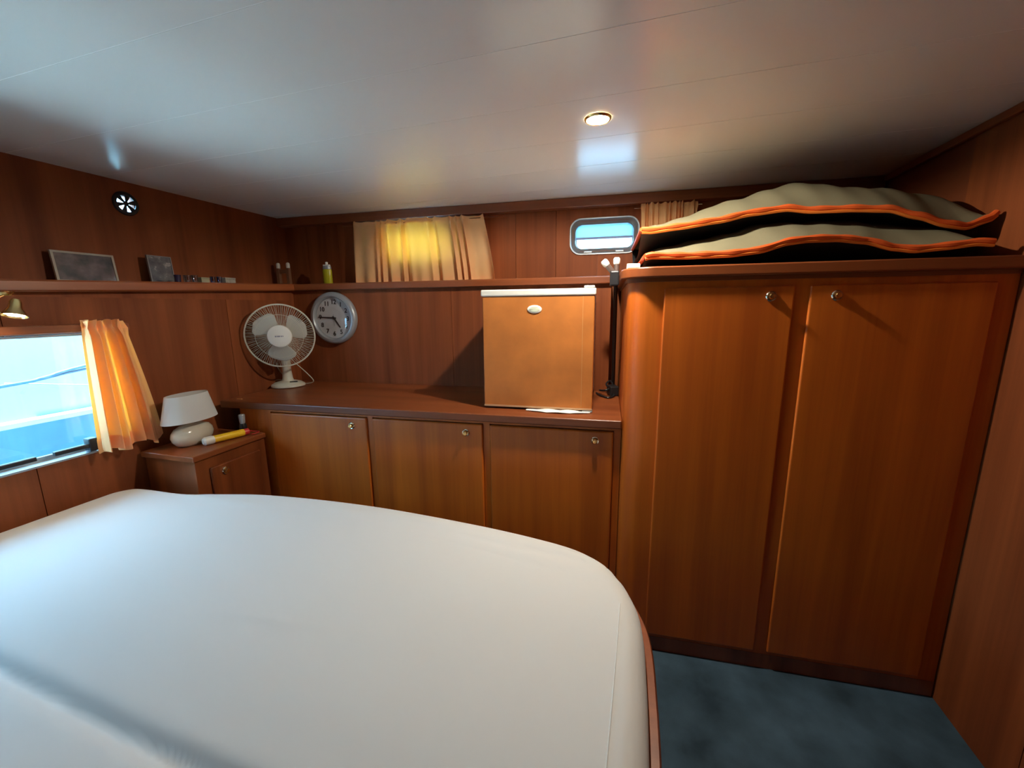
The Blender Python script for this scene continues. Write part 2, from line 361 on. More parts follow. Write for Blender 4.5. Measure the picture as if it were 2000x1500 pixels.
# ------------------------------------------------------------------ bed
def outline(off=0.0):
    pts = [(-1.993,-0.46),(-0.10,-0.46)]
    pts += [(-0.10+0.146*cos(a), -0.32+0.14*sin(a)) for a in [(-PI/2)+PI/2*i/10 for i in range(1,11)]]
    pts += [(0.047,0.0),(0.048,0.35),(0.048,0.63),(0.046,0.73),(0.040,0.853),(0.025,0.933),(-0.016,1.021),(-0.084,1.096),(-0.197,1.139),(-0.474,1.175),(-0.924,1.190),(-1.359,1.155),(-1.60,1.095),(-1.70,1.063),(-1.90,1.050),(-1.96,1.035),(-1.993,0.98),(-1.993,0.5)]
    P = [Vector((x,y,0)) for x,y in pts]
    out = []
    n = len(P)
    for i in range(n):
        a,b,c_,d = P[i-1],P[i],P[(i+1)%n],P[(i+2)%n]
        L = (c_-b).length; k = max(2, int(L/0.011))
        for j in range(k):
            t = j/k
            if L > 0.3 and (b.y < 0 and c_.y < 0 or b.x < -1.99): q = b.lerp(c_, t)
            else:
                m1 = (c_-a)/max((c_-b).length+(b-a).length,1e-6)*L; m2 = (d-b)/max((d-c_).length+L,1e-6)*L
                q = (2*t**3-3*t*t+1)*b+(t**3-2*t*t+t)*m1+(-2*t**3+3*t*t)*c_+(t**3-t*t)*m2
            out.append(q)
    if off:
        res = []; n = len(out)
        for i in range(n):
            t = (out[(i+1)%n]-out[i-1]).normalized(); nn = Vector((t.y,-t.x,0)); res.append(out[i]+nn*off)
        out = res
    for q in out: q.x = max(q.x, -1.994)
    return out
bed = thing('double_bed', 'large double bed with rounded corner, white fitted sheet and wooden rim', 'bed', (-1.0, 0.36, 0))
bc = Vector((-1.0, 0.36, 0))
OL = outline(); n = len(OL)
def bedz(p, d):
    rr = 0.050
    z = 0.676
    if d < rr: z -= rr-math.sqrt(max(rr*rr-(rr-d)**2, 0))
    x, yv = p.x, p.y
    # dip between the two mattresses
    cyv = 0.362+0.012*sin(x*3.1)
    z -= 0.026*math.exp(-abs((yv-cyv)/0.015)**1.6)*(1.0 if x < -0.55 else math.exp(-((x+0.55)/0.25)**2))
    z -= 0.010*math.exp(-((yv-cyv)/0.11)**2)
    # long shallow drag wrinkles near the far edge
    for x0, yy0, sl, ln, am, wd in ((-0.42,1.085,-0.06,0.22,0.0085,0.012),(-0.25,1.02,-0.10,0.22,0.007,0.013),(-0.55,1.12,-0.03,0.25,0.007,0.010),(-1.45,1.04,0.05,0.30,0.005,0.014),(-0.15,1.065,-0.2,0.12,0.006,0.011),(-0.95,1.10,0.0,0.20,0.005,0.011),(-0.8,0.62,0.1,0.15,0.0015,0.012)):
        yl = yy0+sl*(x-x0); z += am*math.exp(-((yv-yl)/wd)**2)*math.exp(-((x-x0)/ln)**2)
    z += 0.003*sin(2.3*x+1.0)*sin(3.1*yv)
    return z
rings = []; pc = Vector((-1.0, 0.05, 0))
ts = [0.0]+[i/125 for i in range(1,110)]+[0.885,0.90,0.915,0.93,0.943,0.955,0.966,0.976,0.985,0.992,0.997,1.0]
for t in ts[1:]:
    ring = []
    for q in OL:
        p = pc+(q-pc)*t; d = (q-p).length
        ring.append(Vector((p.x-bc.x, p.y-bc.y, bedz(p, d*0.93))))
    rings.append(ring)
rings.append([Vector((q.x-bc.x, q.y-bc.y, 0.555)) for q in OL])
m0 = MB(); m0.loft(rings, cap=False)
k = len(m0.v); m0.v.append((pc.x-bc.x, pc.y-bc.y, bedz(pc,1)))
m0.f += [((i+1)%n, i, k) for i in range(n)]
sheet = m0.build('fitted_sheet', M['sheet'], bed, smooth=False)
for p in sheet.data.polygons: p.use_smooth = True
sp = [(-0.022-bc.x, yy-bc.y, 0) for yy in [ -0.3+0.05*i for i in range(25)]]
seam = [(x+0.006*sin(3*yy), yy, bedz(Vector((x+bc.x, yy+bc.y,0)), 0.07)+0.0005) for x, yy, _ in sp] 
MB().tube(seam, 0.0013, 6).build('hem_seam', M['sheet'], sheet, smooth=True)
OB = outline(0.014)
bb = MB(); bb.prism([(q.x-bc.x, q.y-bc.y) for q in OB], 0.0, 0.575)
bb.build('bed_base', M['woodx'], bed, bevel=0.004)
OR = outline(0.022); OI = outline(-0.002)
rim = MB(); rim.loft([[(q.x-bc.x,q.y-bc.y,0.525) for q in OI],[(q.x-bc.x,q.y-bc.y,0.525) for q in OR],[(q.x-bc.x,q.y-bc.y,0.598) for q in OR],[(q.x-bc.x,q.y-bc.y,0.604) for q in outline(0.018)],[(q.x-bc.x,q.y-bc.y,0.604) for q in outline(0.004)],[(q.x-bc.x,q.y-bc.y,0.598) for q in OI]], cap=False)
rim.build('rim_board', M['woodx'], bed, smooth=True)

# ------------------------------------------------------------------ cabinet knobs and doors
def knob(parent, loc, facing_y=-1, big=1.0, rot=0.0):
    m = Matrix.Translation(loc) @ Matrix.Rotation(rot, 4, 'Z') @ Matrix.Rotation(PI/2, 4, 'X')
    a = MB().lathe([(0.001,0),(0.0165,0),(0.0165,0.003),(0.014,0.0055),(0.0115,0.005),(0.0108,0.003)], 20, m).build('knob', M['chrome'], parent, smooth=True)
    MB().lathe([(0.001,0.002),(0.0098,0.002),(0.0098,0.013),(0.008,0.016),(0.001,0.0168)], 20, m).build('push_button', M['brass'], a, smooth=True)
    return a
def panel_door(parent, u0, u1, z0, z1, v, t=0.012, mat=None):
    d = MB().box(u0, u1, v-t, v, z0, z1).build('door', mat or M['door'], parent, bevel=0.007, seg=3)
    return d

# ---- low cabinet under the worktop
cab = thing('low_cabinet', 'long mahogany cabinet with three push-knob doors below the worktop', 'cabinet', B(-0.87, 1.59), TH)
U = lambda u: u+0.87
bz = MB().box(U(-1.75), U(0.064), 0.022, 0.53, 0.0, 0.908); bz.build('body', M['wood'], cab)
fr = MB()
for rc in rects(U(-1.75), U(0.064), 0.0, 0.908, [(U(a)-0.002, U(b)+0.002, 0.118, 0.899) for a, b in ((-1.570,-1.050),(-1.021,-0.502),(-0.470,0.036))]): fr.box(rc[0], rc[1], 0.0, 0.020, rc[2], rc[3])
fr.build('face_frame', M['cabdoor'], cab, bevel=0.0)
for (a, b), ku in zip(((-1.570,-1.050),(-1.021,-0.502),(-0.470,0.036)), (-1.126,-0.576,-0.035)):
    d = panel_door(cab, U(a), U(b), 0.12, 0.896, 0.010, 0.020, M['cabdoor'])
    knob(d, (U(ku), -0.010, 0.857))
wt = MB().box(-0.965, 0.9345, 0, 0.575, 0, 0.034).build('worktop', M['woodx'], bevel=0.005, seg=3)
wt.location = B(-0.87, 1.563, 0.913); wt.rotation_euler = (0,0,TH); tag(wt, 'long mahogany worktop over the low cabinet, carrying fan and fridge', 'worktop')

# ---- tall wardrobe with rounded corner
wd = thing('wardrobe', 'tall mahogany wardrobe with two doors and rounded corner post', 'wardrobe', B(0.62, 1.526), TH)
def ucorner(v): return (1.0515+v*sin(TH))/cos(TH)
def wplan(o, r, back=2.385, left=0.066):
    l = left-o; vf = 1.526-o
    p = [(l, back)]
    p += [(l+r-r*cos(a), vf+r-r*sin(a)) for a in [PI/2*i/14 for i in range(15)]]
    p += [(ucorner(vf)-0.001, vf), (ucorner(back)-0.001, back)]
    return [(x-0.62, y_-1.526) for x, y_ in p]
body = MB(); body.prism(wplan(0, 0.075)[::1], 0.0, 1.462)
body.build('body', M['door'], wd, smooth=True)
MB().prism(wplan(0.006, 0.08), 1.462, 1.476).build('moulding', M['woodx'], wd, smooth=True)
MB().prism(wplan(0.024, 0.11), 1.476, 1.512).build('top_board', M['woodx'], wd, smooth=True, bevel=0.005)
MB().prism(wplan(0.001, 0.076), 0.0, 0.062).build('plinth', M['wood'], wd, smooth=True)
for (a, b), ku in zip(((0.186,0.585),(0.628,1.112)), (0.516,0.702)):
    d = panel_door(wd, a-0.62, b-0.62, 0.078, 1.440, 0.0, 0.011)
    knob(d, (ku-0.62, -0.011, 1.407))

# ---- nightstand
ns = thing('bedside_cabinet', 'small mahogany bedside cabinet with one door, holding the cream lamp', 'nightstand', (-1.845, 1.27, 0), 0.03)
x0, x1, ya, yb = -0.140, 0.135, -0.165, 0.172
MB().box(x0, x1, ya, yb, 0.0, 0.776).build('body', M['wood'], ns, bevel=0.002)
MB().box(x0-0.004, x1+0.012, ya-0.012, yb, 0.776, 0.800).build('top', M['woody'], ns, bevel=0.004, seg=3)
d = MB().box(x1-0.001, x1+0.012, ya+0.055, yb-0.04, 0.10, 0.730).build('door', M['wood'], ns, bevel=0.006)
knob(d, (x1+0.012, -0.050, 0.697), rot=PI/2)
# ------------------------------------------------------------------ mini fridge
fg = thing('mini_fridge', 'small fridge with brown suede print door and white top on the worktop', 'fridge', B(-0.286, 1.67, 0.947), TH)
MB().box(-0.226, 0.226, 0.045, 0.42, 0.022, 0.500).build('body', M['white'], fg, bevel=0.008)
dr = MB().box(-0.231, 0.233, 0.0, 0.042, 0.008, 0.478).build('door', M['fridge'], fg, bevel=0.004)
MB().box(0.187, 0.1885, -0.0008, 0.0, 0.022, 0.474).build('film_seam', plain('light_seam', (0.55,0.30,0.12), 0.5), dr)
MB().box(-0.231, 0.233, -0.0015, 0.0, 0.010, 0.017).build('film_edge', plain('tan_edge', (0.55,0.33,0.18), 0.5), dr)
MB().box(-0.237, 0.238, -0.004, 0.044, 0.478, 0.506).build('top_trim', M['white'], dr, bevel=0.006, seg=3)
hp = MB().box(0.190, 0.232, 0.0, 0.05, 0.506, 0.516).build('hinge_cap', M['white'], fg, bevel=0.004)
bd = MB(); bd.lathe([(0.001,0),(0.030,0),(0.030,0.002),(0.026,0.0035),(0.001,0.0035)], 28, Matrix.Translation((-0.008,0.0,0.425)) @ Matrix.Rotation(PI/2,4,'X'), 1.0, 0.56)
b0 = bd.build('badge', M['paper'], dr, smooth=True)
MB().lathe([(0.001,0.0035),(0.022,0.0035),(0.021,0.0042),(0.001,0.0042)], 28, Matrix.Translation((-0.008,0.0,0.425)) @ Matrix.Rotation(PI/2,4,'X'), 1.0, 0.5).build('badge_centre', plain('pale_green', (0.62,0.68,0.55), 0.3), b0, smooth=True)
MB().box(0.192, 0.234, -0.004, 0.04, 0.0, 0.0075).build('hinge_bracket', M['silver'], fg, bevel=0.003)
MB().box(0.178, 0.192, -0.003, 0.03, 0.0, 0.0075).build('foot', M['black'], fg, bevel=0.002)
for fx, fy in ((-0.20,0.05),(-0.20,0.38),(0.20,0.38)): MB().lathe([(0.015,0.0),(0.015,0.022),(0.012,0.023)], 14, Matrix.Translation((fx,fy,0))).build('foot', M['black'], fg)
pp = MB()
def crump(a, b):
    return ((a-0.5)*0.27+0.02, (b-0.5)*0.055*(0.5+sin(PI*a))-0.012+0.02, 0.0012+0.010*abs(sin(9*a+3*b))*sin(PI*a)*(0.35+b*0.65))
pp.grid(crump, 40, 8)
po = pp.build('paper_sheet', M['paper'], smooth=True); po.location = B(-0.215, 1.660, 0.948); po.rotation_euler = (0,0,TH)
b_ = po.modifiers.new('t','SOLIDIFY'); b_.thickness = 0.001; b_.offset = 1
tag(po, 'crumpled white paper pushed under the fridge door', 'paper')
# cables beside the fridge
cb = spline([(x*0.78,y_,z_) for x,y_,z_ in [(0,0,0.006),(0.03,-0.06,0.006),(0.075,-0.10,0.006),(0.11,-0.05,0.008),(0.10,0.02,0.02),(0.05,0.03,0.012),(0.02,0.0,0.02),(0.06,-0.04,0.03),(0.10,0.0,0.045),(0.085,0.05,0.06),(0.06,0.02,0.05),(0.08,-0.01,0.035),(0.11,0.01,0.045),(0.10,-0.015,0.03)]], 8)
co = MB().tube(cb, 0.0045, 8).build('power_cable', M['black'], smooth=True); co.location = B(-0.045, 2.05, 0.947); co.rotation_euler = (0,0,TH)
tag(co, 'black power cable coiled on the worktop beside the fridge', 'cable')
ad = MB().box(-0.022,0.022,-0.03,0.03,0,0.05).build('power_adapter', M['black'], bevel=0.006); ad.location = B(0.034, 2.035, 0.947); ad.rotation_euler = (0,0,TH+0.3)
tag(ad, 'black power adapter block behind the coiled cable', 'adapter')

# ------------------------------------------------------------------ desk fan
FB = B(-1.775, 1.945, 0.947)
fn = thing('desk_fan', 'white desk fan with three blades and wire guard on the worktop', 'fan', FB, math.radians(41))
MB().lathe([(0.080,0.0),(0.088,0.006),(0.086,0.016),(0.070,0.027),(0.045,0.034),(0.028,0.038),(0.001,0.038)], 40, None, 1.0, 0.92).build('base', M['offwhite'], fn, smooth=True)
MB().box(0.012,0.052,-0.050,-0.038,0.031,0.036).build('speed_buttons', M['darkmetal'], fn, bevel=0.002)
MB().lathe([(0.034,0.030),(0.027,0.05),(0.023,0.09),(0.022,0.16),(0.026,0.20),(0.020,0.235),(0.001,0.24)], 24, None, 1.0, 0.9).build('neck', M['offwhite'], fn, smooth=True)
hz = 0.297
FM = Matrix.Translation((0,-0.115,hz)) @ Matrix.Rotation(math.radians(90),4,'X')        # local z -> towards the viewer
MB().lathe([(0.001,-0.13),(0.035,-0.125),(0.048,-0.10),(0.050,-0.05),(0.044,-0.035),(0.001,-0.033)], 28, FM).build('motor_housing', M['offwhite'], fn, smooth=True)
RG = 0.165
def cring(r, z, nn=64): return [FM @ Vector((r*cos(2*PI*i/nn), r*sin(2*PI*i/nn), z)) for i in range(nn)]
MB().tube(cring(RG,0.0,72), 0.0042, 8, closed=True).build('guard_ring', M['offwhite'], fn, smooth=True)
gd = MB()
for i in range(96):
    a = 2*PI*i/96
    gd.tube([FM @ Vector((r*cos(a+tw), r*sin(a+tw), z)) for r, z, tw in ((0.055,0.043,0),(0.100,0.040,0.05),(0.145,0.024,0.09),(0.163,0.003,0.10))], 0.00075, 4)
gd.tube(cring(0.112,0.038), 0.001, 5, closed=True)
gd.build('front_guard', M['offwhite'], fn)
gb = MB()
for i in range(60):
    a = 2*PI*i/60
    gb.tube([FM @ Vector((r*cos(a), r*sin(a), z)) for r, z in ((0.045,-0.05),(0.120,-0.045),(0.155,-0.03),(0.165,-0.002))], 0.0007, 4)
gb.build('rear_guard', M['offwhite'], fn)
hub = MB().lathe([(0.001,0.030),(0.054,0.030),(0.059,0.040),(0.056,0.048),(0.043,0.053),(0.001,0.055)], 40, FM).build('hub_cap', M['white'], fn, smooth=True)
for i, (xa, wdt) in enumerate(((-0.017,0.008),(-0.008,0.006),(-0.001,0.009),(0.009,0.006),(0.016,0.004))):
    mk = MB().box(-wdt/2, wdt/2, -0.0035, 0.0035, 0, 0.0006); mk.v = [FM @ Vector((x+xa, y_, zz+0.0548)) for x, y_, zz in mk.v]
    mk.build('print_mark', M['greyink'], hub)
def blade(a0):
    b2 = MB()
    def fnb(s_, t):
        r = 0.030+0.105*t
        wid = 0.34+0.62*math.sin(PI*min(1,t*0.60+0.12))
        edge = 1.0 if t < 0.80 else math.sqrt(max(0.0, 1-((t-0.80)/0.2)**2))*0.75+0.25
        ang = a0+(s_-0.5)*2*wid*0.70*edge+0.15*t
        return FM @ Vector((r*cos(ang), r*sin(ang), 0.004+(s_-0.5)*0.030*(0.5+t*0.5)))
    b2.grid(fnb, 16, 14); o = b2.build('blade', M['fanblade'], fn, smooth=True)
    mm = o.modifiers.new('t','SOLIDIFY'); mm.thickness = 0.002
for a0 in (math.radians(132), math.radians(22), math.radians(262)): blade(a0)
MB().tube(spline([(0.04,0.06,0.008),(0.10,0.04,0.004),(0.13,0.02,0.02),(0.10,0.03,0.065),(0.05,0.05,0.12),(0.02,0.04,0.16)],8), 0.0026, 6).build('cord', M['offwhite'], fn, smooth=True)
MB().tube(spline([(-0.05,0.045,0.010),(-0.10,0.03,0.004),(-0.125,0.02,0.012),(-0.11,0.04,0.030),(-0.06,0.06,0.034),(-0.02,0.06,0.04),(-0.05,0.07,0.10),(-0.06,0.07,0.16)],8), 0.0024, 6).build('cord', M['offwhite'], fn, smooth=True)
tg = MB().box(-0.014,0.014,-0.004,0.004,0,0.003).build('wood_offcut', plain('pale_wood', (0.62,0.30,0.10), 0.5), bevel=0.0008); tg.location = (-1.880, 1.478, 0.947); tg.rotation_euler = (0,0,TH); tag(tg, 'tiny pale wooden strip lying at the worktop corner', 'wood strip')

# ------------------------------------------------------------------ wall clock
ck = thing('wall_clock', 'round grey wall clock with black numerals showing quarter to five', 'clock', B(-1.571, 2.139, 1.330), TH)
CM = Matrix.Rotation(math.radians(3.0),4,'Y') @ Matrix.Rotation(PI/2,4,'X')
MB().lathe([(0.001,0.0),(0.148,0.0),(0.151,0.012),(0.148,0.026),(0.138,0.034),(0.126,0.034),(0.119,0.026),(0.118,0.012),(0.001,0.010)], 64, CM).build('case', M['silver'], ck, smooth=True)
dl = MB().lathe([(0.001,0.011),(0.1175,0.011),(0.1175,0.0125),(0.001,0.0125)], 64, CM).build('dial', M['dial'], ck, smooth=True)
def text_mesh(s, size):
    cu = bpy.data.curves.new('glyph', 'FONT'); cu.body = s; cu.size = size; cu.extrude = 0.0004; cu.align_x = 'CENTER'; cu.align_y = 'CENTER'; cu.offset = 0.0009
    to = bpy.data.objects.new('glyph', cu); C.objects.link(to); bpy.context.view_layer.update()
    me = bpy.data.meshes.new_from_object(to.evaluated_get(bpy.context.evaluated_depsgraph_get())); bpy.data.objects.remove(to); return me
for k in range(1, 13):
    me = text_mesh(str(k), 0.036); me.materials.clear(); me.materials.append(M['ink'])
    o = bpy.data.objects.new('numeral', me); C.objects.link(o); o.parent = dl
    a = PI/2-2*PI*k/12
    o.matrix_local = CM @ Matrix.Translation((0.092*cos(a), 0.092*sin(a), 0.0132))
def hand(name, ang, l0, l1, w, z, m_='ink'):
    a = PI/2-ang; h_ = MB()
    R_ = CM @ Matrix.Rotation(a,4,'Z')
    q = [(-l0,-w*0.6),(l1,-w*0.35),(l1,w*0.35),(-l0,w*0.6)]
    h_.prism(q, z, z+0.0008); h_.v = [R_ @ Vector(p) for p in h_.v]; h_.build(name, M[m_], ck)
hand('minute_hand', 2*PI*45/60, 0.015, 0.104, 0.0085, 0.0155)
hand('hour_hand', 2*PI*(4.75/12), 0.012, 0.068, 0.0088, 0.0143)
hand('second_hand', 2*PI*29/60, 0.02, 0.045, 0.0024, 0.0167, 'greyink')
MB().lathe([(0.001,0.0168),(0.008,0.0168),(0.006,0.019),(0.001,0.019)], 16, CM).build('hand_pin', M['ink'], ck, smooth=True)
MB().lathe([(0.121,0.022),(0.10,0.0275),(0.06,0.032),(0.03,0.0335),(0.001,0.034)], 48, CM).build('crystal', M['clockglass'], ck, smooth=True)

# ------------------------------------------------------------------ bedside lamp
lp = thing('table_lamp', 'cream pebble lamp with oval white shade on the bedside cabinet', 'lamp', (-1.872, 1.232, 0.800), 0.10)
MB().lathe([(0.001,0.0),(0.60,0.0),(0.80,0.010),(0.95,0.028),(1.0,0.046),(0.95,0.064),(0.80,0.080),(0.55,0.090),(0.30,0.0945),(0.001,0.096)], 40, None, 0.052, 0.092).build('base', M['cream'], lp, smooth=True)
MB().lathe([(0.007,0.092),(0.007,0.150),(0.005,0.152),(0.001,0.152)], 16).build('neck', M['chrome'], lp, smooth=True)
def shade_ring(sx, sy, z, r=1.0, nn=48): return [(r*sx*cos(2*PI*i/nn), r*sy*sin(2*PI*i/nn), z) for i in range(nn)]
MB().loft([shade_ring(0.070,0.118,0.112), shade_ring(0.048,0.090,0.225), shade_ring(0.046,0.088,0.225), shade_ring(0.068,0.116,0.113), shade_ring(0.070,0.118,0.112)], cap=False).build('lamp_shade', M['shade'], lp, smooth=True)
MB().lathe([(0.012,0.150),(0.012,0.165),(0.018,0.185),(0.012,0.203),(0.001,0.208)], 16).build('bulb', M['white'], lp, smooth=True)
# torch lying on the bedside cabinet
tr = thing('flashlight', 'yellow flashlight with white head and red cord lying beside the lamp', 'flashlight', (-1.772, 1.300, 0.8185), 0)
dirv = Vector((0.045, 0.165, 0)).normalized(); ang = math.atan2(dirv.y, dirv.x)
TM = Matrix.Rotation(ang,4,'Z') @ Matrix.Rotation(PI/2,4,'Y')
MB().lathe([(0.001,-0.088),(0.012,-0.087),(0.0185,-0.080),(0.0185,-0.050),(0.0165,-0.045),(0.001,-0.045)], 20, TM).build('head', M['white'], tr, smooth=True)
MB().lathe([(0.0165,-0.045),(0.0165,0.075),(0.015,0.078),(0.001,0.078)], 20, TM).build('barrel', M['yellow'], tr, smooth=True)
MB().lathe([(0.0150,0.078),(0.0155,0.082),(0.0145,0.098),(0.001,0.101)], 20, TM).build('end_cap', M['red'], tr, smooth=True)
cps = [TM @ Vector(p) for p in ((0,0,0.098),(0.004,0.010,0.115),(0.012,0.020,0.130),(0.014,0.006,0.145),(0.012,-0.014,0.135),(0.014,-0.018,0.115),(0.014,-0.012,0.105))]
MB().tube(spline(cps,6), 0.0022, 6).build('cord', M['red'], tr, smooth=True)
sm = thing('small_bottle', 'small dark bottle with silver cap standing behind the lamp', 'bottle', (-1.790, 1.405, 0.800))
MB().lathe([(0.014,0.0),(0.016,0.004),(0.016,0.040),(0.013,0.050),(0.001,0.052)], 20).build('body', M['black'], sm, smooth=True)
MB().lathe([(0.010,0.050),(0.012,0.056),(0.014,0.090),(0.012,0.094),(0.001,0.095)], 20).build('cap', M['silver'], sm, smooth=True)

# ------------------------------------------------------------------ curtains
def curtain(name, label, M_, top, bot, z0, z1, folds, amp_t, amp_b, seed, loc, rot, frill=0.02, wav=0.006, nu=None, group=None):
    """pleated cloth; local x along the rail, local y towards the room is negative"""
    rnd = random.Random(seed); ph = [rnd.uniform(-0.5,0.5) for _ in range(40)]; am = [rnd.uniform(0.55,1.3) for _ in range(40)]
    nu = nu or folds*14
    def fn_(s, t):          # t 0 bottom, 1 top
        x = bot[0]+(bot[1]-bot[0])*s; xt = top[0]+(top[1]-top[0])*s
        e = t**1.3
        X = x+(xt-x)*e
        sw = s+0.055*sin(2*PI*s*2+seed)+0.03*sin(2*PI*s*5+2*seed)
        f_ = max(0.0, sw)*folds; k = int(f_) % 40
        w = sin(2*PI*(f_+0.18*sin(2*PI*s*1.7+seed)+0.12*ph[k]*sin(PI*(f_-int(f_)))))
        a = (amp_b+(amp_t-amp_b)*e)*(am[k]*sin(PI*(f_-int(f_)))**2+0.8*(1-sin(PI*(f_-int(f_)))**2))
        pin = 1-0.75*math.exp(-((t-(1-frill))/0.035)**2)
        Y = -a*w*pin
        X += 0.25*a*cos(2*PI*f_)*pin
        zb = z0+wav*sin(2*PI*s*2.3+seed)+wav*0.7*sin(2*PI*s*folds*0.5+1)
        zt = z1+0.004*sin(2*PI*f_+0.6)
        return (X, Y, zb+(zt-zb)*t)
    mb_ = MB(); mb_.grid(fn_, nu, 34)
    o = mb_.build(name, M_, smooth=True, fix=False); o.location = loc; o.rotation_euler = (0,0,rot)
    for p in o.data.polygons: p.use_smooth = True
    for nm, t0, t1_ in (('hem', 0.004, 0.11), ('heading', 1-frill*1.3, 1-frill*0.5)):
        hb = MB(); hb.grid(lambda s_, t_: tuple(Vector(fn_(s_, t0+(t1_-t0)*t_))+Vector((0, 0.0022, 0))), nu, 6)
        h2 = hb.build(nm, M_, o, smooth=True, fix=False)
        for p in h2.data.polygons: p.use_smooth = True
    tag(o, label, 'curtain', group); return o
P0 = B(-1.115, 2.345, 0)
cA = curtain('window_curtain', 'short peach curtain glowing from a window behind, above the shelf', M['curtain'], (-0.425,0.405), (-0.442,0.470), 1.534, 1.902, 10, 0.014, 0.022, 3, P0, TH, 0.05, 0.006)
cB = curtain('window_curtain', 'short peach curtain beside the porthole, half hidden by folded bags', M['curtain'], (-0.125,0.155), (-0.11,0.155), 1.53, 1.902, 9, 0.012, 0.014, 11, B(0.272, 2.345, 0), TH, 0.05, 0.006)
cC = curtain('window_curtain', 'peach curtain gathered at the end of the long window', M['curtain'], (-0.075,0.062), (-0.095,0.138), 0.846, 1.349, 4, 0.024, 0.034, 5, (-1.940, 1.037, 0), PI/2, 0.06, 0.010, nu=110)
rl = MB().tube([(-0.50,0,0),(0.55,0,0)], 0.003, 8).build('curtain_wire', M['chrome'], smooth=True); rl.location = B(-1.12, 2.352, 1.884); rl.rotation_euler = (0,0,TH); tag(rl, 'thin metal curtain wire under the beam above the shelf', 'curtain wire')
rl = MB().tube([(-0.16,0,0),(0.17,0,0)], 0.003, 8).build('curtain_wire', M['chrome'], smooth=True); rl.location = B(0.275, 2.352, 1.884); rl.rotation_euler = (0,0,TH); tag(rl, 'thin metal curtain wire beside the porthole', 'curtain wire')

# ------------------------------------------------------------------ ceiling spots and reading lamp
def ceiling_spot(x, y_, label, power):
    e = thing('ceiling_spot', label, 'spotlight', (x, y_, CEIL))
    MB().lathe([(0.0345,-0.001),(0.0345,-0.006),(0.037,-0.0075),(0.041,-0.004),(0.042,-0.001)], 32, cap=False).build('trim_ring', M['brass'], e, smooth=True)
    MB().lathe([(0.001,-0.0075),(0.028,-0.007),(0.034,-0.004),(0.034,-0.001),(0.001,-0.001)], 28).build('lens', M['bulb'], e, smooth=True)
    d = bpy.data.lights.new('spot_light', 'SPOT'); d.energy = power; d.color = (1.0, 0.91, 0.76); d.shadow_soft_size = 0.022; d.spot_size = math.radians(177); d.spot_blend = 0.22
    o = bpy.data.objects.new('spot_light', d); C.objects.link(o); o.parent = e; o.location = (0,0,-0.014)
ceiling_spot(-0.155, 1.418, 'small recessed brass spotlight glowing in the white ceiling', SPOT_POWER)

rd = thing('reading_lamp', 'brass swivel reading lamp under the shelf, switched on', 'lamp', (-1.92, 0.775, zsh(0.775)-0.040))
MB().lathe([(0.001,-0.012),(0.020,-0.012),(0.026,-0.004),(0.026,0.0)], 24).build('mount', M['brass'], rd, smooth=True)
MB().tube(spline([(0,0.0,-0.010),(0.0,-0.02,-0.022),(0.01,-0.040,-0.045),(0.02,-0.030,-0.066),(0.03,-0.005,-0.070)],6), 0.0045, 8).build('arm', M['brass'], rd, smooth=True)
RM = Matrix.Translation((0.035,0.006,-0.052)) @ Matrix.Rotation(math.radians(164),4,'X') @ Matrix.Rotation(math.radians(10),4,'Y')
MB().lathe([(0.010,-0.028),(0.014,-0.020),(0.016,0.0),(0.024,0.014),(0.030,0.026),(0.028,0.026),(0.020,0.012),(0.012,0.0)], 28, RM).build('reflector', M['brass'], rd, smooth=True)
MB().lathe([(0.001,0.018),(0.022,0.018),(0.022,0.022),(0.001,0.025)], 24, RM).build('bulb', M['readbulb'], rd, smooth=True)
dd = bpy.data.lights.new('reading_light', 'SPOT'); dd.energy = 1.6; dd.color = (1.0,0.72,0.40); dd.spot_size = math.radians(130); dd.spot_blend = 0.6; dd.shadow_soft_size = 0.02
oo = bpy.data.objects.new('reading_light', dd); C.objects.link(oo); oo.parent = rd; oo.matrix_local = RM @ Matrix.Translation((0,0,0.030)) @ Matrix.Rotation(PI,4,'X')

# ------------------------------------------------------------------ round vent in the upper left wall
vt = thing('air_vent', 'small round chrome vent with six bright petal openings high on the wall', 'vent', (-2.255, VC[0], VC[1]), PI/2)
def arc_sector(r0, r1, a0, a1, nn):
    return [(r1*cos(a0+(a1-a0)*i/nn), r1*sin(a0+(a1-a0)*i/nn)) for i in range(nn+1)]+[(r0*cos(a1-(a1-a0)*i/nn), r0*sin(a1-(a1-a0)*i/nn)) for i in range(nn+1)]
def vflip(m): m.v = [(x, -zz, y_) for x, y_, zz in m.v]; return m
MB().lathe([(0.036,0.0),(0.050,0.0),(0.0515,0.003),(0.048,0.008),(0.038,0.010),(0.036,0.008),(0.036,0.0)], 48, Matrix.Rotation(PI/2,4,'X'), cap=False).build('rim', M['darkmetal'], vt, smooth=True)
MB().lathe([(0.001,0.001),(0.010,0.001),(0.010,0.006),(0.001,0.007)], 24, Matrix.Rotation(PI/2,4,'X')).build('hub', M['darkmetal'], vt, smooth=True)
for k in range(6):
    a = 2*PI*k/6+0.25; w0, w1 = 0.36, 0.27
    sp_ = MB(); pts = [(0.009*cos(a-w0*1.3), 0.009*sin(a-w0*1.3))]+[(0.0375*cos(a-w1+2*w1*i/4), 0.0375*sin(a-w1+2*w1*i/4)) for i in range(5)]+[(0.009*cos(a+w0*1.3), 0.009*sin(a+w0*1.3))]
    sp_.prism(pts, 0.002, 0.005); vflip(sp_).build('spoke', M['darkmetal'], vt)

